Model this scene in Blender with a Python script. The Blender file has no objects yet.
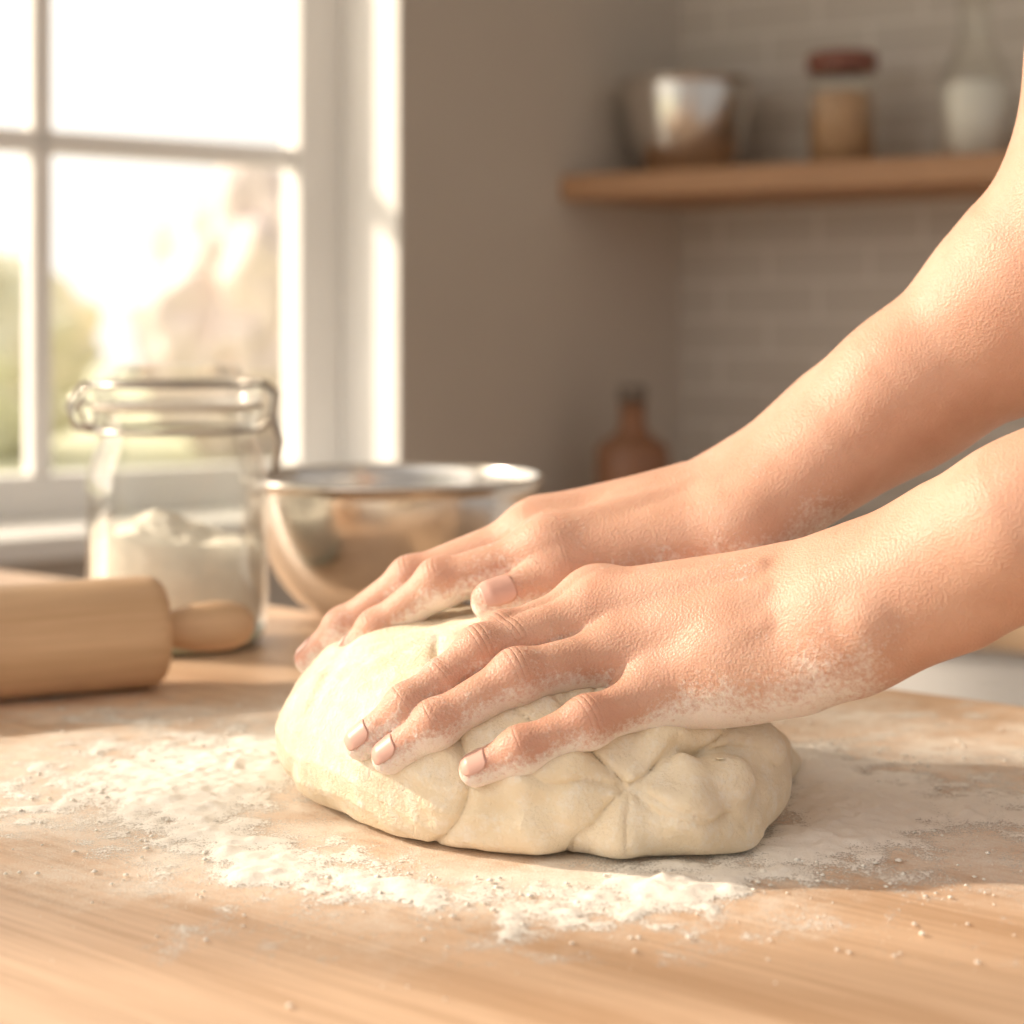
import bpy, bmesh, math
import numpy as np
from mathutils import Vector, Matrix

# ------------------------------------------------------------------ layout
EYE = 0.184          # eye height above the table top (table top is z=0 while building, lifted at the end)
F = 1800.0
LIFT = 0.90
def W(u, v, d):      # survey reading (bearing, elevation, distance) -> metres
    return np.array([(u-512)/F*d, d, EYE-(v-330)/F*d])

scene = bpy.context.scene
COL = scene.collection
roots = []

# ------------------------------------------------------------------ noise
rng = np.random.default_rng(7)
TAB = rng.random((64,64,64)).astype(np.float32)
def vnoise(x,y,z):
    x,y,z = np.broadcast_arrays(x,y,z)
    xi=np.floor(x).astype(np.int32); yi=np.floor(y).astype(np.int32); zi=np.floor(z).astype(np.int32)
    fx=x-xi; fy=y-yi; fz=z-zi
    fx=fx*fx*(3-2*fx); fy=fy*fy*(3-2*fy); fz=fz*fz*(3-2*fz)
    def T(a,b,c): return TAB[(xi+a)&63,(yi+b)&63,(zi+c)&63]
    c00=T(0,0,0)*(1-fx)+T(1,0,0)*fx; c10=T(0,1,0)*(1-fx)+T(1,1,0)*fx
    c01=T(0,0,1)*(1-fx)+T(1,0,1)*fx; c11=T(0,1,1)*(1-fx)+T(1,1,1)*fx
    return (c00*(1-fy)+c10*fy)*(1-fz)+(c01*(1-fy)+c11*fy)*fz
def fbm(x,y,z,o=4):
    a=0;w=.5;s=0
    for i in range(o):
        a=a+w*vnoise(x*2**i+i*7.3,y*2**i+i*3.1,z*2**i+i*5.7); s+=w; w*=.5
    return a/s

# ------------------------------------------------------------------ materials
def new_mat(name):
    m=bpy.data.materials.new(name); m.use_nodes=True
    nt=m.node_tree; b=nt.nodes['Principled BSDF']
    return m,nt,b
def N(nt,t,**kw):
    n=nt.nodes.new(t)
    for k,v in kw.items():
        if k in n.inputs: n.inputs[k].default_value=v
        else: setattr(n,k,v)
    return n
def L(nt,a,b): nt.links.new(a,b)
def ramp(nt,fac,stops):
    r=nt.nodes.new('ShaderNodeValToRGB'); cr=r.color_ramp
    while len(cr.elements)<len(stops): cr.elements.new(.5)
    for e,(p,c) in zip(cr.elements,stops):
        e.position=p; e.color=(c[0],c[1],c[2],1) if hasattr(c,'__len__') else (c,c,c,1)
    L(nt,fac,r.inputs[0]); return r.outputs[0]
def mix(nt,fac,a,b,mode='MIX'):
    m=nt.nodes.new('ShaderNodeMix'); m.data_type='RGBA'; m.blend_type=mode
    for sock,v in ((m.inputs[0],fac),(m.inputs[6],a),(m.inputs[7],b)):
        if isinstance(v,bpy.types.NodeSocket): L(nt,v,sock)
        elif hasattr(v,'__len__'): sock.default_value=(*v[:3],1)
        else: sock.default_value=v
    return m.outputs[2]
def math_(nt,op,a,b=None,clamp=False):
    m=nt.nodes.new('ShaderNodeMath'); m.operation=op; m.use_clamp=clamp
    for i,v in enumerate((a,b)):
        if v is None: continue
        if isinstance(v,bpy.types.NodeSocket): L(nt,v,m.inputs[i])
        else: m.inputs[i].default_value=v
    return m.outputs[0]
def bump(nt,b,h,strength,dist):
    n=nt.nodes.new('ShaderNodeBump'); n.inputs['Strength'].default_value=strength; n.inputs['Distance'].default_value=dist
    L(nt,h,n.inputs['Height']); L(nt,n.outputs[0],b.inputs['Normal'])
def objco(nt): return nt.nodes.new('ShaderNodeTexCoord').outputs['Object']
def noise(nt,co,scale,detail=4,rough=.55):
    n=N(nt,'ShaderNodeTexNoise'); n.inputs['Scale'].default_value=scale; n.inputs['Detail'].default_value=detail; n.inputs['Roughness'].default_value=rough
    L(nt,co,n.inputs['Vector']); return n.outputs[0]

def simple(name,col,rough=.6,metal=0,var=.08,scale=20,bmp=0):
    m,nt,b=new_mat(name); co=objco(nt); n=noise(nt,co,scale)
    c=ramp(nt,n,[(.3,[x*(1-var) for x in col]),(.7,[min(1,x*(1+var)) for x in col])])
    L(nt,c,b.inputs['Base Color']); b.inputs['Roughness'].default_value=rough; b.inputs['Metallic'].default_value=metal
    if bmp: bump(nt,b,n,bmp,.002)
    return m

def wood(name,c1,c2,yaw=0,rough=.45,flour=False,sc=1.0,along_z=False):
    m,nt,b=new_mat(name); co=objco(nt)
    mp=nt.nodes.new('ShaderNodeMapping'); mp.vector_type='TEXTURE'; mp.inputs['Rotation'].default_value=(0,0,yaw)
    L(nt,co,mp.inputs[0])
    mp2=nt.nodes.new('ShaderNodeMapping'); mp2.inputs['Scale'].default_value=(45*sc,45*sc,3*sc) if along_z else (3*sc,45*sc,45*sc); L(nt,mp.outputs[0],mp2.inputs[0])
    n1=noise(nt,mp2.outputs[0],1.0,5,.6)
    mp3=nt.nodes.new('ShaderNodeMapping'); mp3.inputs['Scale'].default_value=(330*sc,330*sc,11*sc) if along_z else (11*sc,330*sc,330*sc); L(nt,mp.outputs[0],mp3.inputs[0])
    n2=noise(nt,mp3.outputs[0],1.0,3,.65)
    f=math_(nt,'ADD',math_(nt,'MULTIPLY',n1,.55),math_(nt,'MULTIPLY',n2,.45))
    c=ramp(nt,f,[(.40,c2),(.57,c1)])
    L(nt,c,b.inputs['Base Color']); b.inputs['Roughness'].default_value=rough
    if flour:
        # dusting left on the board around the dough
        s=nt.nodes.new('ShaderNodeSeparateXYZ'); L(nt,co,s.inputs[0])
        dx=math_(nt,'DIVIDE',math_(nt,'SUBTRACT',s.outputs[0],0.01),.36)
        dy=math_(nt,'DIVIDE',math_(nt,'SUBTRACT',s.outputs[1],0.740),.228)
        r=math_(nt,'SQRT',math_(nt,'ADD',math_(nt,'MULTIPLY',dx,dx),math_(nt,'MULTIPLY',dy,dy)))
        base=ramp(nt,r,[(.0,1.0),(.62,1.0),(.80,.66),(1.0,.10)])
        big=noise(nt,co,13,5,.65); fine=noise(nt,co,1300,2,.8); mid=noise(nt,co,70,5,.75)
        a=math_(nt,'ADD',math_(nt,'MULTIPLY',big,2.0),math_(nt,'MULTIPLY',mid,1.2))
        a=math_(nt,'ADD',a,math_(nt,'MULTIPLY',fine,1.5))
        a=math_(nt,'SUBTRACT',math_(nt,'ADD',a,math_(nt,'MULTIPLY',base,1.0)),2.86)
        msk=math_(nt,'MULTIPLY',a,1.25,True); msk=math_(nt,'MULTIPLY',msk,.95)
        L(nt,mix(nt,msk,c,(.91,.855,.775)),b.inputs['Base Color'])
        rr=math_(nt,'ADD',math_(nt,'MULTIPLY',msk,.5),rough,True); L(nt,rr,b.inputs['Roughness'])
        bump(nt,b,msk,.4,.0005)
    else:
        bump(nt,b,f,.15,.001)
    return m

def thin_glass(name,tint=(.97,.98,.97),edge=.2,cap=.5):
    m=bpy.data.materials.new(name); m.use_nodes=True; nt=m.node_tree; nt.nodes.clear()
    o=nt.nodes.new('ShaderNodeOutputMaterial'); t=nt.nodes.new('ShaderNodeBsdfTransparent'); g=nt.nodes.new('ShaderNodeBsdfGlossy')
    t.inputs[0].default_value=(*tint,1); g.inputs['Roughness'].default_value=.05; g.inputs[0].default_value=(1,1,1,1)
    lw=nt.nodes.new('ShaderNodeLayerWeight'); lw.inputs[0].default_value=edge
    co=objco(nt); n=noise(nt,co,8)
    f=math_(nt,'MULTIPLY',lw.outputs['Fresnel'],math_(nt,'ADD',math_(nt,'MULTIPLY',n,.1),.9),True)
    f=math_(nt,'MINIMUM',f,cap)
    mx=nt.nodes.new('ShaderNodeMixShader'); L(nt,f,mx.inputs[0]); L(nt,t.outputs[0],mx.inputs[1]); L(nt,g.outputs[0],mx.inputs[2]); L(nt,mx.outputs[0],o.inputs[0])
    return m

def powder_mat():
    # loose flour: opaque where it is deep, breaking up into grains where it thins out
    m,nt,b=new_mat('loose_flour'); co=objco(nt)
    at=nt.nodes.new('ShaderNodeAttribute'); at.attribute_name='depth'
    g=noise(nt,co,1300,2,.8); g2=noise(nt,co,420,3,.7)
    al=math_(nt,'ADD',math_(nt,'MULTIPLY',at.outputs['Fac'],1.9),math_(nt,'ADD',math_(nt,'MULTIPLY',g,3.4),math_(nt,'MULTIPLY',g2,2.2)))
    al=math_(nt,'MULTIPLY',math_(nt,'SUBTRACT',al,2.82),1.8,True)
    L(nt,al,b.inputs['Alpha'])
    L(nt,ramp(nt,g,[(.3,(.92,.875,.80)),(.7,(.96,.93,.88))]),b.inputs['Base Color']); b.inputs['Roughness'].default_value=.95; b.inputs['Specular IOR Level'].default_value=.1
    bump(nt,b,math_(nt,'ADD',g,g2),.45,.0006)
    return m

M_table=wood('beech_floured',(.72,.505,.345),(.54,.345,.21),yaw=math.radians(-38),rough=.45,flour=True)
M_legs=wood('beech',(.72,.505,.345),(.54,.345,.21),rough=.5,along_z=True)
M_pin=wood('pin_wood',(.68,.46,.285),(.57,.37,.215),rough=.45,along_z=True)
M_shelf=wood('oak_shelf',(.50,.285,.155),(.36,.195,.10),yaw=math.radians(-32),rough=.5)
M_counter=wood('counter_wood',(.66,.46,.30),(.55,.37,.23),yaw=math.radians(-32),rough=.5)
M_wall=simple('plaster_greige',(.58,.53,.475),.9,var=.03,scale=3,bmp=.05)
M_white=simple('white_paint',(.91,.90,.88),.5,var=.02,scale=6)
M_cab=simple('cabinet_paint',(.82,.81,.80),.5,var=.02,scale=6)
M_floor=wood('floor_oak',(.4,.27,.17),(.28,.18,.11),rough=.5)
M_ceil=simple('ceiling_paint',(.80,.78,.75),.9,var=.02,scale=4)
M_flour=simple('flour',(.93,.88,.79),.95,var=.05,scale=150,bmp=.4)
M_powder=powder_mat()
M_glass=thin_glass('jar_glass',(.985,.987,.975),.22,.5)
M_pane=thin_glass('pane_glass',(.99,.99,.99),.08)
M_wire=simple('steel_wire',(.46,.43,.40),.3,1,var=.05)
M_lid=simple('red_brown_lid',(.22,.08,.055),.45,0,var=.1)
M_grain=simple('oats',(.54,.34,.20),.9,var=.2,scale=120)
M_terra=simple('amber_bottle',(.28,.135,.075),.4,0,var=.12,scale=20)
M_dark=simple('dark_cap',(.20,.165,.14),.5)
M_gbase=simple('green_glass_base',(.55,.62,.53),.15,0,var=.1)

def steel(name):
    m,nt,b=new_mat(name); co=objco(nt)
    mp=nt.nodes.new('ShaderNodeMapping'); mp.inputs['Scale'].default_value=(1,1,25); L(nt,co,mp.inputs[0])
    n=noise(nt,mp.outputs[0],6,3)
    L(nt,ramp(nt,n,[(.3,(.73,.70,.665)),(.7,(.78,.75,.715))]),b.inputs['Base Color'])
    b.inputs['Metallic'].default_value=1
    L(nt,ramp(nt,n,[(.3,.20),(.7,.25)]),b.inputs['Roughness'])
    return m
M_steel=steel('brushed_steel')

def tile_mat():
    m,nt,b=new_mat('subway_tile'); co=objco(nt)
    mp=nt.nodes.new('ShaderNodeMapping'); mp.vector_type='TEXTURE'; mp.inputs['Rotation'].default_value=(0,0,math.radians(-32.4)); L(nt,co,mp.inputs[0])
    s=nt.nodes.new('ShaderNodeSeparateXYZ'); L(nt,mp.outputs[0],s.inputs[0]); c=nt.nodes.new('ShaderNodeCombineXYZ'); L(nt,s.outputs[0],c.inputs[0]); L(nt,s.outputs[2],c.inputs[1])
    br=nt.nodes.new('ShaderNodeTexBrick'); L(nt,c.outputs[0],br.inputs[0])
    br.inputs['Color1'].default_value=(.54,.49,.435,1); br.inputs['Color2'].default_value=(.52,.47,.415,1); br.inputs['Mortar'].default_value=(.67,.62,.565,1)
    br.inputs['Scale'].default_value=1; br.inputs['Brick Width'].default_value=.15; br.inputs['Row Height'].default_value=.05; br.inputs['Mortar Size'].default_value=.003
    L(nt,br.outputs[0],b.inputs['Base Color']); b.inputs['Roughness'].default_value=.35
    bump(nt,b,br.outputs['Fac'],-.4,.002)
    return m
M_tile=tile_mat()

def dough_mat():
    m,nt,b=new_mat('dough'); co=objco(nt)
    n=noise(nt,co,35,5,.6); f=noise(nt,co,700,3,.6); v=noise(nt,co,150,5,.75)
    c=ramp(nt,n,[(.3,(.845,.715,.52)),(.7,(.885,.785,.63))])
    pw=math_(nt,'MULTIPLY',math_(nt,'SUBTRACT',v,.49),4.0,True)
    c=mix(nt,math_(nt,'MULTIPLY',pw,.8),c,(.93,.885,.81))
    L(nt,c,b.inputs['Base Color']); b.inputs['Roughness'].default_value=.9; b.inputs['Specular IOR Level'].default_value=.18
    b.inputs['Subsurface Weight'].default_value=.05; b.inputs['Subsurface Radius'].default_value=(.004,.003,.002); b.inputs['Subsurface Scale'].default_value=1
    h=math_(nt,'ADD',math_(nt,'MULTIPLY',f,.8),math_(nt,'MULTIPLY',v,1.1)); bump(nt,b,h,.75,.0011)
    return m
M_dough=dough_mat()

def skin_mat():
    m,nt,b=new_mat('skin'); co=objco(nt)
    def at(n):
        a=nt.nodes.new('ShaderNodeAttribute'); a.attribute_name=n; return a.outputs['Fac']
    red=at('red'); cw=at('cw'); cu=at('cu'); fl=at('flour')
    n=noise(nt,co,45,5,.6); n3=noise(nt,co,260,3,.6)
    c=ramp(nt,n,[(.3,(.595,.33,.23)),(.7,(.68,.415,.305))])
    c=mix(nt,math_(nt,'MULTIPLY',red,.65),c,(.64,.26,.195))
    w=math_(nt,'SINE',math_(nt,'MULTIPLY',cu,1350.0)); w2=math_(nt,'MULTIPLY',math_(nt,'POWER',math_(nt,'ABSOLUTE',w),.4),cw)
    fn=noise(nt,co,520,4,.8); fb=noise(nt,co,40,3,.6)
    fm=math_(nt,'ADD',math_(nt,'ADD',math_(nt,'MULTIPLY',fn,1.9),math_(nt,'MULTIPLY',fb,1.2)),math_(nt,'MULTIPLY',fl,1.2))
    fm=math_(nt,'MULTIPLY',math_(nt,'SUBTRACT',fm,2.02),1.7,True); fm=math_(nt,'MULTIPLY',fm,.8)
    c=mix(nt,fm,c,(.89,.825,.76))
    L(nt,c,b.inputs['Base Color'])
    L(nt,math_(nt,'ADD',math_(nt,'MULTIPLY',fm,.35),.46,True),b.inputs['Roughness']); b.inputs['Specular IOR Level'].default_value=.42
    b.inputs['Subsurface Weight'].default_value=.18; b.inputs['Subsurface Radius'].default_value=(.007,.0024,.0012); b.inputs['Subsurface Scale'].default_value=1
    vo=nt.nodes.new('ShaderNodeTexVoronoi'); vo.inputs['Scale'].default_value=1050; L(nt,co,vo.inputs['Vector'])
    h=math_(nt,'ADD',math_(nt,'MULTIPLY',vo.outputs['Distance'],.42),math_(nt,'MULTIPLY',w2,.85))
    h=math_(nt,'ADD',h,math_(nt,'MULTIPLY',n3,.15)); h=math_(nt,'ADD',h,math_(nt,'MULTIPLY',fm,.6))
    bump(nt,b,h,.60,.0008)
    return m
M_skin=skin_mat()
M_nail=simple('fingernail',(.68,.405,.335),.40,0,var=.06,scale=90)
M_cloth=simple('linen_sleeve',(.72,.68,.62),.9,var=.06,scale=200,bmp=.3)

# ------------------------------------------------------------------ mesh helpers
def obj(name,verts,faces,mat,smooth=True,parent=None):
    me=bpy.data.meshes.new(name)
    me.from_pydata([tuple(map(float,v)) for v in verts],[],[tuple(map(int,f)) for f in faces]); me.update()
    if smooth: me.polygons.foreach_set('use_smooth',[True]*len(me.polygons))
    o=bpy.data.objects.new(name,me); COL.objects.link(o)
    if mat: me.materials.append(mat)
    if parent: o.parent=parent
    else: roots.append(o)
    return o
def empty(name,loc=(0,0,0)):
    e=bpy.data.objects.new(name,None); COL.objects.link(e); e.empty_display_size=.05; e.location=loc; roots.append(e); return e
def lathe(name,prof,loc,mat,parent=None,seg=64,axis=None,mods=True,closed=False):
    vs=[];fs=[]
    n=len(prof)
    for r,z in prof:
        for k in range(seg):
            a=2*math.pi*k/seg; vs.append((max(r,1e-5)*math.cos(a),max(r,1e-5)*math.sin(a),z))
    rng_=n if closed else n-1
    for i in range(rng_):
        for k in range(seg):
            a=i*seg+k;b_=i*seg+(k+1)%seg;j=(i+1)%n
            fs.append((a,b_,j*seg+(k+1)%seg,j*seg+k))
    o=obj(name,vs,fs,mat,True,parent)
    bm=bmesh.new(); bm.from_mesh(o.data); bmesh.ops.remove_doubles(bm,verts=bm.verts,dist=2e-5); bmesh.ops.recalc_face_normals(bm,faces=bm.faces); bm.to_mesh(o.data); bm.free()
    o.location=loc
    if axis is not None:
        o.rotation_mode='QUATERNION'; o.rotation_quaternion=Vector((0,0,1)).rotation_difference(Vector(axis))
    return o
def prism(name,poly,z0,z1,mat,parent=None,bev=0):
    n=len(poly); vs=[(x,y,z0) for x,y in poly]+[(x,y,z1) for x,y in poly]
    fs=[tuple(range(n))[::-1],tuple(range(n,2*n))]+[(i,(i+1)%n,n+(i+1)%n,n+i) for i in range(n)]
    o=obj(name,vs,fs,mat,False,parent)
    bm=bmesh.new(); bm.from_mesh(o.data); bmesh.ops.recalc_face_normals(bm,faces=bm.faces); bm.to_mesh(o.data); bm.free()
    if bev:
        b=o.modifiers.new('bev','BEVEL'); b.width=bev; b.segments=3
    return o
def tube(name,pts,r,mat,parent=None,cyc=False):
    cu=bpy.data.curves.new(name,'CURVE'); cu.dimensions='3D'; cu.bevel_depth=r; cu.bevel_resolution=4
    sp=cu.splines.new('POLY'); sp.points.add(len(pts)-1)
    for p,q in zip(sp.points,pts): p.co=(*q,1)
    sp.use_cyclic_u=cyc
    o=bpy.data.objects.new(name,cu); COL.objects.link(o); cu.materials.append(mat)
    if parent: o.parent=parent
    else: roots.append(o)
    return o

# ------------------------------------------------------------------ signed-distance sculpting
def smin(a,b,k):
    h=np.maximum(k-np.abs(a-b),0)/k
    return np.minimum(a,b)-h*h*k*.25
class Field:
    def __init__(s,lo,hi,h):
        s.lo=np.array(lo,float); s.h=h
        s.n=np.ceil((np.array(hi)-s.lo)/h).astype(int)+1
        s.ax=[(s.lo[i]+h*np.arange(s.n[i])).astype(np.float32) for i in range(3)]
    def reg(s,lo,hi):
        sl=[];g=[]
        for i in range(3):
            a=int(np.clip(np.floor((lo[i]-s.lo[i])/s.h),0,s.n[i])); b=int(np.clip(np.ceil((hi[i]-s.lo[i])/s.h)+1,0,s.n[i]))
            sl.append(slice(a,max(a,b))); sh=[1,1,1]; sh[i]=-1; g.append(s.ax[i][a:max(a,b)].reshape(sh))
        return tuple(sl),g
def rcone(g,a,b,ra,rb):
    ab=b-a; L2=float(ab@ab)+1e-12
    px,py,pz=g[0]-a[0],g[1]-a[1],g[2]-a[2]
    t=np.clip((px*ab[0]+py*ab[1]+pz*ab[2])/L2,0,1).astype(np.float32)
    return np.sqrt((px-t*ab[0])**2+(py-t*ab[1])**2+(pz-t*ab[2])**2)-(ra+(rb-ra)*t)
def add_cones(fld,arr,cones,k,m=.035):
    for a,b,ra,rb in cones:
        a=np.array(a,float);b=np.array(b,float); R=max(ra,rb)+m
        sl,g=fld.reg(np.minimum(a,b)-R,np.maximum(a,b)+R)
        if 0 in [x.stop-x.start for x in sl]: continue
        arr[sl]=smin(arr[sl],rcone(g,a,b,ra,rb).astype(np.float32),k)
def surface_nets(f,lo,h):
    s=f<0; nx,ny,nz=s.shape
    c=np.zeros((nx-1,ny-1,nz-1),np.int8)
    cor=[(i,j,k) for i in (0,1) for j in (0,1) for k in (0,1)]
    for i,j,k in cor: c+=s[i:nx-1+i,j:ny-1+j,k:nz-1+k]
    act=(c>0)&(c<8); idx=np.argwhere(act); n=len(idx)
    vid=np.full(act.shape,-1,np.int32); vid[act]=np.arange(n)
    acc=np.zeros((n,3));cnt=np.zeros(n)
    for a in cor:
        for d in range(3):
            if a[d]==0:
                b=list(a);b[d]=1
                fa=f[idx[:,0]+a[0],idx[:,1]+a[1],idx[:,2]+a[2]].astype(float); fb=f[idx[:,0]+b[0],idx[:,1]+b[1],idx[:,2]+b[2]].astype(float)
                m=(fa<0)!=(fb<0); t=fa[m]/(fa[m]-fb[m]); p=np.tile(np.array(a,float),(m.sum(),1)); p[:,d]+=t
                acc[m]+=p;cnt[m]+=1
    V=lo+h*(idx+acc/cnt[:,None]); FS=[]
    for d in range(3):
        e1,e2=(d+1)%3,(d+2)%3
        sa=[slice(None)]*3;sb=[slice(None)]*3; sa[d]=slice(0,-1);sb[d]=slice(1,None)
        A=s[tuple(sa)];B=s[tuple(sb)]
        E=np.argwhere(A!=B)
        ok=(E[:,e1]>0)&(E[:,e2]>0)&(E[:,e1]<act.shape[e1])&(E[:,e2]<act.shape[e2]); E=E[ok]
        ins=A[E[:,0],E[:,1],E[:,2]]
        def cell(o1,o2):
            q=E.copy();q[:,e1]+=o1;q[:,e2]+=o2; return vid[q[:,0],q[:,1],q[:,2]]
        q=np.stack([cell(-1,-1),cell(0,-1),cell(0,0),cell(-1,0)],1)
        q[~ins]=q[~ins][:,::-1]; FS.append(q)
    return V,np.concatenate(FS)

# ------------------------------------------------------------------ dough body (before the hands press on it)
fld=Field((-.130,.575,-.006),(.135,.86,.100),.0009)
X=fld.ax[0][:,None,None];Y=fld.ax[1][None,:,None];Z=fld.ax[2][None,None,:]
def ell(c,r):
    x,y,z=(X-c[0])/r[0],(Y-c[1])/r[1],(Z-c[2])/r[2]
    k0=np.sqrt(x*x+y*y+z*z); k1=np.sqrt((x/r[0])**2+(y/r[1])**2+(z/r[2])**2)+1e-6
    return (k0*(k0-1)/k1).astype(np.float32)
d=ell((-.014,.731,.025),(.081,.098,.043))
d=smin(d,ell((.020,.692,.023),(.062,.070,.042)),.02)
d=smin(d,ell((.030,.745,.030),(.06,.07,.037)),.02)
d=smin(d,ell((.068,.680,.018),(.036,.052,.027)),.007)
d=smin(d,ell((.045,.657,.015),(.042,.043,.026)),.006)
d=smin(d,ell((.000,.667,.014),(.045,.043,.026)),.010)
dbase=d.copy()
def dsamp(p):
    i=[int(round((p[k]-fld.lo[k])/fld.h)) for k in range(3)]
    if any(i[k]<0 or i[k]>=fld.n[k] for k in range(3)): return .05
    return float(dbase[i[0],i[1],i[2]])
def rest(u,v,dmax,c):        # first point along a bearing whose depth in the dough is c
    dd=.56
    while dd<dmax:
        p=W(u,v,dd)
        if dsamp(p)<c: break
        dd+=.0005
    return W(u,v,dd)
# folded flaps gathered toward the pinch on the near side: broad overlapping rolls with narrow valleys
def fold(pts,k=.0012,out=.45):
    global d
    t=np.full(fld.n,.05,np.float32); n=len(pts)
    C=[(rest(u,v,.80,-r*(out if 0<i<n-1 else .9)),r) for i,(u,v,r) in enumerate(pts)]
    for i in range(n-1):
        (a,ra),(b,rb)=C[i],C[i+1]; R=max(ra,rb)+.02
        sl,g=fld.reg(np.minimum(a,b)-R,np.maximum(a,b)+R)
        t[sl]=smin(t[sl],rcone(g,a,b,ra,rb).astype(np.float32),.006)
    d=smin(d,t,k)
fold([(632,772,.005),(660,752,.0095),(705,741,.0110),(752,748,.0105),(786,776,.007)],out=.35)
fold([(636,784,.005),(680,776,.0090),(726,780,.0100),(772,796,.0070)],out=.45)
fold([(638,794,.005),(674,806,.0120),(722,822,.0130),(765,828,.008)],k=.003,out=.62)
fold([(628,800,.005),(620,828,.0120),(610,852,.009)],k=.003,out=.70)
fold([(614,794,.005),(580,806,.0120),(530,820,.0125),(490,832,.008)],k=.003,out=.62)
fold([(608,780,.005),(570,774,.0080),(525,782,.0080),(485,800,.006)],k=.003,out=.5)

# ------------------------------------------------------------------ hands
def P(*a): return W(*a)
def hand_field(fld,H):
    palm=np.full(fld.n,.05,np.float32)
    add_cones(fld,palm,H['palm'],.013)
    add_cones(fld,palm,H['arm'],.014)
    add_cones(fld,palm,H['ridge'],.005)
    res=palm.copy()
    for fg in H['fingers']:
        pts=fg['p'];r=fg['r']; lo=np.min(pts,0)-.03; hi=np.max(pts,0)+.03
        sl,g=fld.reg(lo,hi)
        if 0 in [x.stop-x.start for x in sl]: continue
        d=None
        for i in range(len(pts)-1):
            c=rcone(g,pts[i],pts[i+1],r[i],r[i+1]).astype(np.float32)
            d=c if d is None else smin(d,c,.003)
        for i in range(1,len(pts)-1):
            c=np.sqrt((g[0]-pts[i][0])**2+(g[1]-pts[i][1])**2+(g[2]-pts[i][2])**2)-r[i]*1.06
            d=smin(d,c.astype(np.float32),.005)
        res[sl]=np.minimum(res[sl],smin(palm[sl],d,.009))
    return res

def mk_finger(pts,r): return dict(p=[np.array(p) for p in pts],r=r)
# ---- near hand (left hand of the baker)
iM,mM,rM,pM=P(598,604,.684),P(606,614,.668),P(630,652,.655),P(666,692,.643)
wr,wu,wc=P(850,572,.640),P(852,648,.617),P(853,610,.626)
def rp(u,v,dm,r,c): return rest(u,v,dm,r*c)
up1=np.array([-.25,-.62,.74])
near=dict(
 palm=[(iM,wr,.0115,.0130),(mM,wr*.6+wu*.4,.0120,.0150),(rM,wr*.35+wu*.65,.0115,.0150),(pM,wu,.0120,.0130),
       (iM,pM,.0100,.0100),(P(735,655,.640),P(700,645,.655),.0175,.015),
       (P(800,600,.655),P(725,612,.690),.015,.013),(P(720,690,.640),P(800,680,.625),.010,.011)],
 arm=[(wr,P(945,530,.625),.0130,.0165),(wu,P(955,600,.608),.0130,.0165),
      (wc,P(1024,528,.600),.0200,.0265),(P(1024,528,.600),P(1240,430,.58),.0265,.037),(P(1240,430,.58),P(1450,340,.57),.037,.042)],
 ridge=[(iM+up1*.003,iM+up1*.003+np.array([.003,0,0]),.0102,.0100),
        (mM+up1*.0042,P(765,592,.647)+up1*.0122,.0103,.0022),
        (rM+up1*.0042,P(770,616,.638)+up1*.0122,.0100,.0022),
        (pM+up1*.0038,P(770,648,.630)+up1*.0118,.0098,.0022),
        (P(870,626,.606),P(874,623,.606),.010,.010)],
 fingers=[mk_finger([iM,rp(503,638,.692,.0085,.9),rp(444,682,.70,.0075,.6),rp(404,708,.71,.0065,.4)],[.0105,.0085,.0075,.0065]),
          mk_finger([mM,rp(482,652,.668,.0088,.9),rp(408,708,.680,.0076,.7),rp(362,743,.685,.0064,.5)],[.0108,.0088,.0076,.0064]),
          mk_finger([rM,rp(518,676,.651,.0087,.9),rp(436,724,.665,.0075,.75),rp(389,757,.67,.0063,.6)],[.0105,.0087,.0075,.0063]),
          mk_finger([pM,rp(588,722,.640,.0080,.9),rp(522,750,.65,.0071,.75),rp(476,770,.65,.0060,.65)],[.0098,.0080,.0071,.0060]),
          mk_finger([P(805,588,.660),P(740,600,.69),P(690,610,.70),P(658,616,.70)],[.014,.0125,.0105,.0085])],
 N=None)
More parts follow.
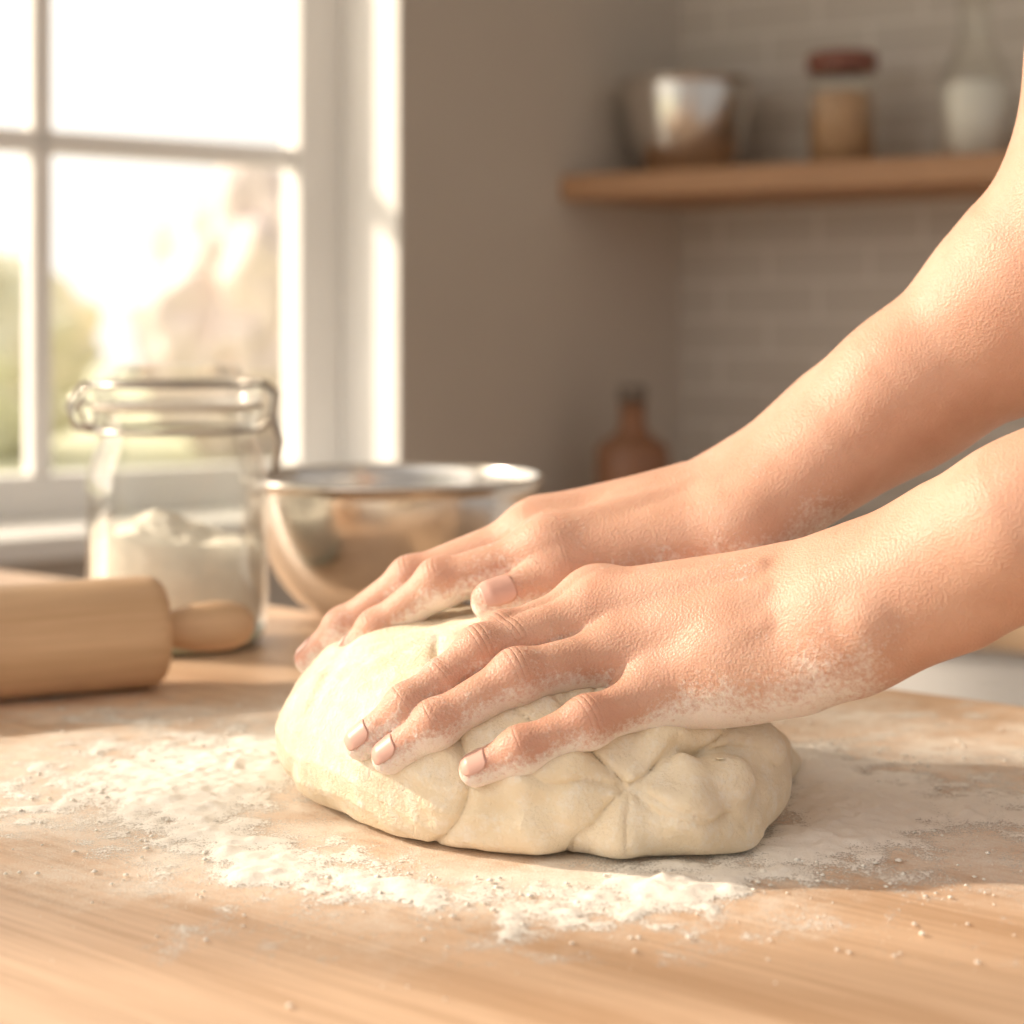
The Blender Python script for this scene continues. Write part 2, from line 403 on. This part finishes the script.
# ---- far hand (right hand of the baker)
iM2,mM2,rM2,pM2=P(552,552,.724),P(535,535,.748),P(540,530,.772),P(560,535,.795)
wr2,wu2,wc2=P(748,530,.712),P(738,484,.752),P(745,508,.732)
far=dict(
 palm=[(iM2,wr2,.0120,.0150),(mM2,wr2*.6+wu2*.4,.0120,.0155),(rM2,wr2*.35+wu2*.65,.0120,.0155),(pM2,wu2,.0120,.0140),
       (iM2,pM2,.0105,.0105),(P(640,530,.74),P(680,520,.74),.016,.017),(P(725,545,.718),P(650,570,.722),.016,.014)],
 arm=[(wr2,P(860,440,.715),.0150,.018),(wu2,P(830,410,.742),.0145,.017),
      (wc2,P(905,392,.722),.0205,.0285),(P(905,392,.722),P(1034,300,.71),.0285,.039),(P(1034,300,.71),P(1136,188,.69),.039,.045),(P(1136,188,.69),P(1160,-70,.69),.045,.047)],
 ridge=[(mM2+np.array([0,0,.0038]),P(690,500,.74)+np.array([0,0,.0100]),.0108,.0022),
        (iM2+np.array([0,0,.0038]),P(690,515,.725)+np.array([0,0,.0100]),.0108,.0022),
        (rM2+np.array([0,0,.0033]),P(680,495,.757)+np.array([0,0,.0100]),.0105,.0022)],
 fingers=[mk_finger([iM2,P(440,583,.728),P(378,630,.733),P(346,657,.737)],[.0108,.0090,.0077,.0065]),
          mk_finger([mM2,P(412,580,.752),P(344,628,.758),P(310,659,.762)],[.0110,.0090,.0077,.0065]),
          mk_finger([rM2,P(425,580,.776),P(365,622,.780),P(340,646,.782)],[.0106,.0090,.0078,.0067]),
          mk_finger([pM2,P(475,575,.798),P(430,600,.80),P(405,620,.80)],[.0100,.0082,.0072,.0062]),
          mk_finger([P(710,552,.725),P(632,572,.722),P(562,582,.716),P(492,601,.706)],[.015,.0125,.0106,.0084])],
 N=None)
for Hn,i_,p_,w_ in ((near,iM,pM,wc),(far,iM2,pM2,wc2)):
    n=np.cross(i_-p_,(i_+p_)/2-w_); n/=np.linalg.norm(n)
    if n[2]<0:n=-n
    Hn['N']=n

def sdf_pts(fg,p):
    d=1.0
    for i in range(len(fg['p'])-1):
        a,b=fg['p'][i],fg['p'][i+1]; ab=b-a; t=np.clip(((p-a)@ab)/(ab@ab),0,1)
        d=min(d,np.linalg.norm(p-a-t*ab)-(fg['r'][i]+(fg['r'][i+1]-fg['r'][i])*t))
    return d
def nail(name,fg,Nv,parent):
    D,T=fg['p'][-2],fg['p'][-1]; r=fg['r'][-1]; t=(T-D)/np.linalg.norm(T-D)
    n=Nv-(Nv@t)*t; n/=np.linalg.norm(n); b=np.cross(t,n)
    k=r/.0068; vs=[];fs=[]; NI,NJ=17,15
    for i in range(NI):
        q=i/(NI-1); s=(-.0066+q*.0108)*k; e=abs(2*q-1)
        ph=math.radians(47)*math.sqrt(max(0,1-.75*e**3.2))
        for j in range(NJ):
            a=ph*(2*j/(NJ-1)-1); dirv=n*math.cos(a)+b*math.sin(a)
            base=T+t*min(s,.0015*k)
            p=base+dirv*r*1.3
            for _ in range(6): p=p-dirv*(sdf_pts(fg,p)-.00008)
            x=max(0,s-.0015*k); p=p+t*x-n*x*.55
            vs.append(p)
    for i in range(NI-1):
        for j in range(NJ-1):
            fs.append((i*NJ+j,i*NJ+j+1,(i+1)*NJ+j+1,(i+1)*NJ+j))
    o=obj(name,vs,fs,M_nail,True,parent)
    m=o.modifiers.new('s','SOLIDIFY'); m.thickness=.0005; m.offset=0
    return o

def build_hand(name,H,lo,hi,parent,thumb_nail_dir=None):
    fl_=Field(lo,hi,.0011); f=hand_field(fl_,H)
    V,Q=surface_nets(f,fl_.lo,fl_.h)
    o=obj(name,V,Q,M_skin,True,parent); me=o.data
    nv=len(V); red=np.zeros(nv);cw=np.zeros(nv);cu=np.zeros(nv);best=np.full(nv,9.)
    for fi,fg in enumerate(H['fingers']):
        p=fg['p'];r=fg['r']
        red=np.maximum(red,.9*np.exp(-(np.linalg.norm(V-p[-1],axis=1)/.013)**2))
        for i in (1,2):
            if fi==4 and i==1: continue
            t=p[i+1]-p[i-1]; t/=np.linalg.norm(t); rel=V-p[i]; a=rel@t; dist=np.linalg.norm(rel,axis=1)
            dor=np.clip((rel@H['N'])/r[i]*1.8-.6,0,1); w=dor*np.exp(-(a/(.0034 if i==1 else .0020))**2)*(dist<r[i]*2)
            sel=(dist<best)&(dist<r[i]*2); best[sel]=dist[sel]; cu[sel]=a[sel]; cw[sel]=w[sel]*(1 if i==1 else .7)
            red=np.maximum(red,.55*np.exp(-(dist/(.012))**2))
        red=np.maximum(red,.35*np.exp(-(np.linalg.norm(V-p[0],axis=1)/.016)**2))
    nn=np.zeros(nv*3,np.float32); me.vertex_normals.foreach_get('vector',nn); nn=nn.reshape(-1,3)
    fl=np.clip(.15-.9*nn[:,2],0,1)*np.clip((.16-V[:,0])/.03,0,1)
    tips=np.zeros(nv)
    for fg in H['fingers']: tips=np.maximum(tips,np.exp(-(np.linalg.norm(V-fg['p'][-1],axis=1)/.02)**2))
    fl=np.clip(fl+.35*tips+.22,0,1)*np.clip((.15-V[:,0])/.05,.0,1)
    for nm,arr in (('red',red),('cw',cw),('cu',cu),('flour',fl)):
        at=me.attributes.new(nm,'FLOAT','POINT'); at.data.foreach_set('value',arr.astype(np.float32))
    names=['index','middle','ring','little','thumb']
    for nm,fg in zip(names,H['fingers']):
        Nv=H['N']
        if nm=='thumb' and thumb_nail_dir is not None: Nv=np.array(thumb_nail_dir)
        nail(name+'_'+nm+'_nail',fg,Nv,o)
    return o

baker=empty('baker')
nh=build_hand('left_hand_and_forearm',near,(-.080,.50,.010),(.325,.745,.24),baker,(-.1,.7,.5))
fh=build_hand('right_hand_and_forearm',far,(-.10,.62,.03),(.31,.835,.345),baker,(-.3,-.80,.50))

def sleeve(name,a,b,ra,rb):
    a=Vector(a);b=Vector(b);Ln=(b-a).length
    prof=[(ra*.93,.004),(ra*1.06,-.004),(ra*1.16,.002),(ra*1.17,.03),(ra*1.08,.036),(ra*1.1,.05),(rb*1.15,Ln*.6),(rb*1.2,Ln),(rb*.9,Ln+.02),(0,Ln+.03)]
    return lathe(name,prof,a,M_cloth,baker,48,axis=(b-a).normalized())
e1=P(1405,360,.572); sleeve('sleeve_near',e1,e1+np.array([.20,.05,.16]),.046,.06)
e2=P(1160,-30,.69); sleeve('sleeve_far',e2,e2+np.array([.05,.02,.22]),.050,.062)

# ------------------------------------------------------------------ dough creases
pc=W(628,782,.63); dx=X-pc[0]; dz=Z-pc[2]; R=np.sqrt(dx*dx+dz*dz)+1e-5; TH=np.arctan2(dz,dx)
front=np.clip((.70-Y)/.03,0,1)
disp=np.zeros(fld.n,np.float32)
wob=(vnoise(X*70,Y*70,Z*70)-.5)*.7
for ang,D,wd_,RR,cv in ((34,.0032,.0014,.06,-9),(12,.0034,.0014,.065,7),(-12,.0024,.0013,.04,-8),(-44,.0026,.0014,.045,9),(-150,.0030,.0016,.06,7),(172,.0024,.0014,.05,-6),(140,.0030,.0014,.05,-8),(-100,.0016,.0014,.03,10)):
    da=(TH+wob-(math.radians(ang)+cv*R)+math.pi)%(2*math.pi)-math.pi
    disp+=(D*np.exp(-(np.abs(R*da)/wd_)**1.1)*np.exp(-(R/RR)**2)*(np.abs(da)<1.2)).astype(np.float32)
disp=np.minimum(disp,.0036)
d=d+disp*front
sx=-.024+.010*np.sin(Z*70)+.15*(Z-.03); d=d+.0034*np.exp(-(np.abs(X-sx)/.0018)**1.1)*front
sx=-.078+.35*(Z-.03)+.05*(Y-.7); d=d+.0012*np.exp(-((X-sx)/.003)**2)
wv=vnoise(X*26+9,Y*26,Z*26)*1.2+X*14+Z*40
d=d+.0009*np.abs(np.sin(wv*6.28))**.6*np.clip((.01-X)/.02,0,1)*np.clip((.06-Z)/.02,.25,1)-.0003
d=d+(fbm(X*26,Y*26,Z*26,2)-.5)*.008+(fbm(X*90+3,Y*90,Z*60,2)-.5)*.0020
k=.006; pl=(.0-Z)+0*d; h=np.maximum(k-np.abs(d-pl),0)/k; d=np.maximum(d,pl)+h*h*k*.25
for Hn in (near,far):
    hf=hand_field(fld,Hn)
    d=d-.0012*np.exp(-(np.maximum(hf,0)/.005)**2)*(Z>.008)
    d=np.maximum(d,-(hf+.003))
Vd,Qd=surface_nets(d.astype(np.float32),fld.lo,fld.h)
dough=obj('bread_dough',Vd,Qd,M_dough)

# ------------------------------------------------------------------ table
ta=np.array([-.788,.615]); tb=np.array([-.615,-.788]); t0=np.array([.251,.883])
def TP(t,s): return tuple(t0+ta*t+tb*s)
table=empty('kitchen_table')
prism('tabletop',[TP(-.36,0),TP(1.1,0),TP(1.1,.80),TP(-.36,.80)],-.04,0,M_table,table,.004)
for i,(a,b) in enumerate(((-.30,.06),(1.04,.06),(1.04,.74),(-.30,.74))):
    prism('leg_%d'%(i+1),[TP(a-.03,b-.03),TP(a+.03,b-.03),TP(a+.03,b+.03),TP(a-.03,b+.03)],-.9,-.0395,M_legs,table,.004)
for i,(a,b,c,e) in enumerate(((-.30,.05,1.04,.07),(-.30,.73,1.04,.75))):
    prism('apron_%d'%(i+1),[TP(a,b),TP(c,b),TP(c,e),TP(a,e)],-.13,-.04,M_legs,table)

# loose flour: thin soft heaps plus crumbs
gx=np.arange(-.33,.34,.0012); gy=np.arange(.52,.94,.0012)
GX,GY=np.meshgrid(gx,gy,indexing='ij'); Z0=np.zeros_like(GX)
rr=np.sqrt(((GX-.005)/.108)**2+((GY-.712)/.112)**2)
m=np.exp(-((rr-1.16)/.24)**2)*1.05
m+=.95*np.exp(-(((GX+.15)/.075)**2+((GY-.74)/.09)**2))
m+=.95*np.exp(-(((GX-.17)/.10)**2+((GY-.70)/.09)**2))
hh=(fbm(GX*22,GY*22,Z0+3,3)-.5)*1.1+(fbm(GX*110,GY*110,Z0+9,3)-.5)*1.2
hv=(m*.85+hh-.45)
ok=(hv>-.8)&(rr>.72)
h=.00012+np.clip(hv-.1,0,1.2)**1.2*(.0014+.0018*vnoise(GX*260,GY*260,Z0))
idm=np.full(GX.shape,-1,int)
fc=ok[:-1,:-1]&ok[1:,:-1]&ok[1:,1:]&ok[:-1,1:]
use=np.zeros_like(ok); use[:-1,:-1]|=fc;use[1:,:-1]|=fc;use[1:,1:]|=fc;use[:-1,1:]|=fc
idm[use]=np.arange(use.sum())
FV=np.stack([GX[use],GY[use],h[use]],1); ij=np.argwhere(fc)
FF=np.stack([idm[ij[:,0],ij[:,1]],idm[ij[:,0]+1,ij[:,1]],idm[ij[:,0]+1,ij[:,1]+1],idm[ij[:,0],ij[:,1]+1]],1)
r2=np.random.default_rng(3); cv=[];cf=[];base=len(FV)
ico=[(0,0,1),(.9,0,.3),(.28,.85,.3),(-.73,.52,.3),(-.73,-.52,.3),(.28,-.85,.3),(0,0,-.3)]
icf=[(0,1,2),(0,2,3),(0,3,4),(0,4,5),(0,5,1),(6,2,1),(6,3,2),(6,4,3),(6,5,4),(6,1,5)]
for k in range(5600):
    a=r2.random()*6.283; q=1.05+abs(r2.normal())*.45
    x=.01+.105*q*math.cos(a)*1.2; y=.715+.105*q*math.sin(a)
    s=.00018+.0014*r2.random()**12
    st=base+len(cv); cv+= [(x+s*u_*(.7+.6*r2.random()),y+s*v*(.7+.6*r2.random()),s*w*.8+s*.3+.0001) for u_,v,w in ico]; cf+=[(st+a1,st+b1,st+c1) for a1,b1,c1 in icf]
allf=[tuple(f) for f in FF]+cf
fo=obj('flour_dusting',np.concatenate([FV,np.array(cv)]),allf,M_powder)
at=fo.data.attributes.new('depth','FLOAT','POINT'); at.data.foreach_set('value',np.concatenate([hv[use],np.full(len(cv),2.)]).astype(np.float32))

# ------------------------------------------------------------------ rolling pin
pin=empty('rolling_pin')
ax=np.array([.90,.436,0]); pe=np.array([-.182,.930,.0290])
R0=.0285; Lb=.26
prof=[(0,-Lb),(R0*.8,-Lb),(R0*.93,-Lb+.002),(R0,-Lb+.007),(R0,-.008),(R0*.97,-.003),(R0*.88,0),(.011,.0008),(0,.001)]
lathe('roller',prof,tuple(pe),M_pin,pin,64,axis=tuple(ax))
hp=[(0,-.002),(.0085,-.002),(.0085,.004),(.0100,.008),(.0122,.018),(.0131,.028),(.0125,.038),(.0095,.046),(.005,.0495),(0,.0505)]
lathe('handle_a',hp,tuple(pe),M_pin,pin,40,axis=tuple(ax))
lathe('handle_b',hp,tuple(pe-ax/np.linalg.norm(ax)*Lb),M_pin,pin,40,axis=tuple(-ax))

# ------------------------------------------------------------------ flour jar with clip lid
jx,jy=-.196,1.055
jar=empty('flour_jar',(0,0,0)); jar.scale=(1,1,1.03)
op=[(0,.0008),(.044,.0008),(.050,.004),(.0525,.011),(.0528,.02),(.0528,.088),(.0520,.100),(.0490,.110),(.0465,.114),(.0458,.118),(.0458,.128),(.0475,.130),(.0475,.134)]
ip=[(.0440,.134),(.0430,.128),(.0430,.116),(.0465,.108),(.0495,.098),(.0502,.088),(.0502,.018),(.048,.012),(0,.011)]
lathe('jar_body',op+ip,(jx,jy,0),M_glass,jar)
lathe('jar_foot',[(.030,.0010),(.0435,.0010),(.049,.0042),(.0510,.009),(.047,.0095),(.030,.0075)],(jx,jy,.0),M_gbase,jar,closed=True)
lathe('lid_glass',[(0,.137),(.046,.137),(.0482,.139),(.0482,.146),(.046,.150),(.038,.153),(.036,.158),(.032,.1595),(0,.1595)],(jx,jy,0),M_glass,jar)
lathe('rubber_seal',[(.042,.1342),(.0492,.1342),(.0492,.1368),(.042,.1368)],(jx,jy,0),simple('seal_rubber',(.58,.52,.44),.6),jar,closed=True)
fv=[];ff=[];NR,NS=24,72
for i in range(NR+1):
    r=.0496*i/NR
    for k_ in range(NS):
        a=2*math.pi*k_/NS; x=r*math.cos(a);y=r*math.sin(a)
        z=.056+.014*math.exp(-((x+.010)**2+(y)**2)/.0006)+.010*float(fbm(np.array(x*60+5),np.array(y*60),np.array(1.),3))+.003*float(fbm(np.array(x*260+5),np.array(y*260),np.array(1.),2))-.006*(x>.0)*(x/.05)
        fv.append((x,y,z))
for i in range(NR):
    for k_ in range(NS): fv_=(i*NS+k_,i*NS+(k_+1)%NS,(i+1)*NS+(k_+1)%NS,(i+1)*NS+k_); ff.append(fv_)
n0=len(fv)
for z,r in ((.02,.0496),(.0125,.047)):
    for k_ in range(NS):
        a=2*math.pi*k_/NS; fv.append((r*math.cos(a),r*math.sin(a),z))
for k_ in range(NS):
    k2=(k_+1)%NS; ff.append((NR*NS+k_,NR*NS+k2,n0+k2,n0+k_)); ff.append((n0+k_,n0+k2,n0+NS+k2,n0+NS+k_))
ff.append(tuple(range(n0+NS,n0+2*NS))[::-1])
o=obj('flour_fill',fv,ff,M_flour,True,jar); o.location=(jx,jy,0)
def ring(r,z,n=48): return [(jx+r*math.cos(2*math.pi*i/n),jy+r*math.sin(2*math.pi*i/n),z) for i in range(n)]
tube('wire_neck',ring(.0472,.122),.0015,M_wire,jar,True)
tube('wire_lid',ring(.0495,.148),.0015,M_wire,jar,True)
tube('clip_bail',[(jx+.0472,jy-.012,.122),(jx+.056,jy-.014,.128),(jx+.058,jy-.013,.142),(jx+.0495,jy-.010,.149),(jx+.0495,jy+.010,.149),(jx+.058,jy+.013,.142),(jx+.056,jy+.014,.128),(jx+.0472,jy+.012,.122)],.0014,M_wire,jar)
tube('clip_lever',[(jx+.056,jy-.010,.130),(jx+.060,jy-.009,.115),(jx+.057,jy-.007,.098),(jx+.057,jy+.007,.098),(jx+.060,jy+.009,.115),(jx+.056,jy+.010,.130)],.0016,M_wire,jar)
tube('hinge',[(jx-.0472,jy-.012,.122),(jx-.057,jy-.013,.124),(jx-.061,jy-.012,.136),(jx-.054,jy-.011,.148),(jx-.0495,jy-.010,.148),(jx-.0495,jy+.010,.148),(jx-.054,jy+.011,.148),(jx-.061,jy+.012,.136),(jx-.057,jy+.013,.124),(jx-.0472,jy+.012,.122)],.0016,M_wire,jar)
tube('hinge_loop',[(jx-.052+.007*math.cos(i/12*6.283),jy-.013,.131+.007*math.sin(i/12*6.283)) for i in range(12)],.0014,M_wire,jar,True)

# ------------------------------------------------------------------ mixing bowls
def bowl(name,x,y,z,R,Hh,rb,parent=None):
    o=[];n=18
    for i in range(n+1):
        q=i/n; a=q*math.pi/2
        r=rb+(R-rb)*(math.sin(a)**1.0 if q>0 else 0); zz=.001+Hh*(.8*(1-math.cos(a)**1.15 if q<1 else 1)+.2*q)
        o.append((r,zz))
    out=[(0,.001),(rb*.9,.0008)]+o
    rim=[(R+.0035,Hh+.0015),(R+.0042,Hh+.0035),(R+.003,Hh+.0052),(R+.0005,Hh+.005),(R-.0012,Hh+.003)]
    inn=[(r-.0014,zz+.0012) for r,zz in o[::-1][1:]]+[(0,.0024)]
    return lathe(name,out+rim+inn,(x,y,z),M_steel,parent,96)
bowl('mixing_bowl',-.076,1.16,0,.0935,.086,.042)

# ------------------------------------------------------------------ room shell
B=np.array([-.137,2.2]);C=np.array([.243,2.6]); u=np.array([-.8,-.6]); w=np.array([-.6,.8])
g=(C-B)/np.linalg.norm(C-B); gn=np.array([-g[1],g[0]])
a=np.array([.844,-.536]); n_=np.array([-.536,-.844])
ZF,ZC=-.9,1.65
RD=.128; WL=3.0; WE=3.7
def WP(s,t): return tuple(B+u*s+w*t)
SILL=-.032; TOP=1.42
prism('wall_side',[tuple(B),tuple(C),tuple(C+gn*.14+g*.1),tuple(B+w*.20)],ZF,ZC,M_wall)
prism('wall_back',[tuple(C),tuple(C+a*2.2),tuple(C+a*2.2-n_*.12),tuple(C-n_*.12)],ZF,ZC,M_tile)
ww=empty('wall_window')
prism('wall_below',[WP(0,0),WP(WE,0),WP(WE,.2),WP(0,.2)],ZF,SILL-.02,M_wall,ww)
prism('wall_above',[WP(0,0),WP(WE,0),WP(WE,.2),WP(0,.2)],TOP,ZC,M_wall,ww)
prism('wall_beside',[WP(WL,0),WP(WE,0),WP(WE,.2),WP(WL,.2)],SILL-.02,TOP,M_wall,ww)
prism('reveal_lining',[WP(.0,-0.001),WP(.004,-0.001),WP(.004,.2),WP(.0,.2)],SILL,TOP,M_white,ww)
win=empty('window_1')
prism('sill',[WP(0.0,-.045),WP(WL,-.045),WP(WL,RD+.07),WP(0.0,RD+.07)],SILL-.026,SILL,M_white,win,.004)
def bar(nm,s0,s1,z0,z1,t0_=RD,t1_=RD+.045): prism(nm,[WP(s0,t0_),WP(s1,t0_),WP(s1,t1_),WP(s0,t1_)],z0,z1,M_white,win,.003)
bar('stile_right',.004,.066,SILL,TOP); bar('stile_left',WL-.06,WL,SILL,TOP)
bar('rail_bottom',.066,WL-.06,SILL,.018); bar('rail_top',.066,WL-.06,TOP-.06,TOP)
s=.389;i=1
while s<WL-.1:
    bar('muntin_v_%d'%i,s,s+.024,.018,TOP-.06,RD+.008,RD+.035); s+=.347;i+=1
for i,z in enumerate((.388,.87)): bar('muntin_h_%d'%(i+1),.066,WL-.06,z,z+.026,RD+.008,RD+.035)
prism('glass',[WP(.06,RD+.020),WP(WL-.05,RD+.020),WP(WL-.05,RD+.023),WP(.06,RD+.023)],.01,TOP-.05,M_pane,win)
prism('floor',[(-3.2,-1.5),(3.0,-1.5),(3.0,3.4),(-.3,3.4),(-3.2,.3)],ZF-.05,ZF,M_floor)
prism('ceiling',[(-2.9,.0),(2.4,.0),(2.4,3.2),(-.3,3.2),(-2.9,.5)],ZC,ZC+.05,M_ceil)

def SP(s,t): return C+a*s+n_*t
prism('wall_shelf',[tuple(SP(0.0,0)),tuple(SP(.85,0)),tuple(SP(.85,.256)),tuple(SP(-.049,.256))],.358,.391,M_shelf,None,.003)
counter=empty('kitchen_counter')
prism('counter_top',[tuple(SP(0.0,0)),tuple(SP(1.9,0)),tuple(SP(1.9,.55)),tuple(SP(-.10,.55))],-.136,-.106,M_counter,counter,.003)
prism('cabinet',[tuple(SP(0.0,0)),tuple(SP(1.88,0)),tuple(SP(1.88,.52)),tuple(SP(-.09,.52))],-.9,-.136,M_cab,counter)
for i in range(4):
    s0=.0+i*.46
    prism('cabinet_door_%d'%(i+1),[tuple(SP(s0+.006,.52)),tuple(SP(s0+.454,.52)),tuple(SP(s0+.454,.535)),tuple(SP(s0+.006,.535))],-.82,-.15,M_cab,counter,.003)

bowl('mixing_bowl',.239,2.448,.391,.090,.125,.045)
sj=empty('storage_jar'); p=(.427,2.329,.391)
lathe('glass',[(0,.001),(.040,.001),(.044,.006),(.044,.105),(.040,.118),(.040,.125),(.0385,.125),(.0385,.117),(.0425,.104),(.0425,.008),(0,.004)],p,M_glass,sj)
lathe('oats',[(0,.0045),(.041,.0085),(.041,.098),(.03,.101),(0,.103)],p,M_grain,sj)
lathe('lid',[(0,.1255),(.044,.1255),(.045,.128),(.045,.146),(.043,.150),(0,.150)],p,M_lid,sj)
mb=empty('milk_bottle'); p=(.575,2.235,.391)
lathe('glass',[(0,.001),(.039,.001),(.043,.006),(.043,.105),(.040,.118),(.026,.145),(.021,.160),(.021,.20),(.024,.203),(.024,.215),(.0195,.215),(.0195,.160),(.0245,.143),(.0385,.116),(.0415,.104),(.0415,.008),(0,.004)],p,M_glass,mb)
lathe('milk',[(0,.0045),(.040,.0085),(.040,.098),(.038,.0985),(0,.099)],p,simple('milk',(.88,.86,.82),.4),mb)
ob=empty('oil_bottle'); p=(.157,2.35,-.106)
lathe('bottle',[(0,.001),(.044,.001),(.048,.006),(.048,.130),(.044,.142),(.024,.153),(.018,.163),(.0165,.195),(0,.195)],p,M_terra,ob)
lathe('cap',[(0,.1955),(.019,.1955),(.019,.215),(.016,.218),(0,.218)],p,M_dark,ob)

# ------------------------------------------------------------------ garden
obj('lawn',[(-40,3.2,-1.0),(12,3.2,-1.0),(12,60,-1.0),(-60,60,-1.0),(-60,-10,-1.0),(-3.9,-10,-1.0),(-3.9,.6,-1.0)],[(0,1,2,3,4,5,6)],simple('hazy_lawn_grass',(.70,.71,.52),.9,var=.08,scale=.6),False)  # grass colour paled: outdoor haze and glare are painted into it
def bush(name,x,y,z,r,col):
    bm=bmesh.new(); bmesh.ops.create_icosphere(bm,subdivisions=5,radius=1)
    co=np.array([v.co[:] for v in bm.verts]); nn=fbm(co[:,0]*2.2+x+40,co[:,1]*2.2+y+40,co[:,2]*2.2+40,4)
    for v,q in zip(bm.verts,nn): v.co=Vector((v.co.x*r[0],v.co.y*r[1],v.co.z*r[2]))*(.55+.9*float(q))
    me=bpy.data.meshes.new(name); bm.to_mesh(me); bm.free(); me.materials.append(simple(name+'_hazy_leaf',col,.9,var=.08,scale=3))
    o=bpy.data.objects.new(name,me); COL.objects.link(o); o.location=(x,y,z); roots.append(o)
bush('garden_bush',-5.6,17,-.1,(1.6,1.3,1.1),(.80,.79,.60))
bush('blossom_tree',-2.5,17,.3,(1.0,1.0,1.3),(.93,.80,.76))
bush('garden_bush',-9.4,18,.0,(1.8,1.5,1.4),(.80,.79,.60))

# ------------------------------------------------------------------ light
sd=Vector((-.91,.24,.47)).normalized()
sun=bpy.data.lights.new('sun','SUN'); sun.energy=4.9; sun.color=(1,.845,.665); sun.angle=math.radians(1.8)
so=bpy.data.objects.new('sun',sun); COL.objects.link(so); so.rotation_mode='QUATERNION'; so.rotation_quaternion=Vector((0,0,1)).rotation_difference(sd); so.location=(-4,3,4)
wd=bpy.data.worlds.new('hazy_sky'); scene.world=wd; wd.use_nodes=True; nt=wd.node_tree; bg=nt.nodes['Background']
tc=nt.nodes.new('ShaderNodeTexCoord'); vm=nt.nodes.new('ShaderNodeVectorMath'); vm.operation='DOT_PRODUCT'; L(nt,tc.outputs['Generated'],vm.inputs[0]); vm.inputs[1].default_value=sd
dt=math_(nt,'MAXIMUM',vm.outputs['Value'],0.0); pw=math_(nt,'POWER',dt,1.2)
L(nt,math_(nt,'ADD',math_(nt,'MULTIPLY',pw,2.5),.47),bg.inputs['Strength'])
L(nt,ramp(nt,dt,[(0,(1,.925,.85)),(.5,(1,.94,.85)),(1,(1,.85,.66))]),bg.inputs['Color'])

# ------------------------------------------------------------------ camera
cam=bpy.data.cameras.new('camera'); co=bpy.data.objects.new('camera',cam); COL.objects.link(co)
co.location=(0,0,EYE+LIFT); co.rotation_euler=(math.pi/2,0,0)
cam.sensor_width=36; cam.lens=F/1024*36; cam.shift_y=-182/1024
cam.dof.use_dof=True; cam.dof.focus_distance=.645; cam.dof.aperture_fstop=7.0; cam.clip_start=.02
scene.camera=co
for o in roots: o.location.z+=LIFT
scene.view_settings.view_transform='Standard'
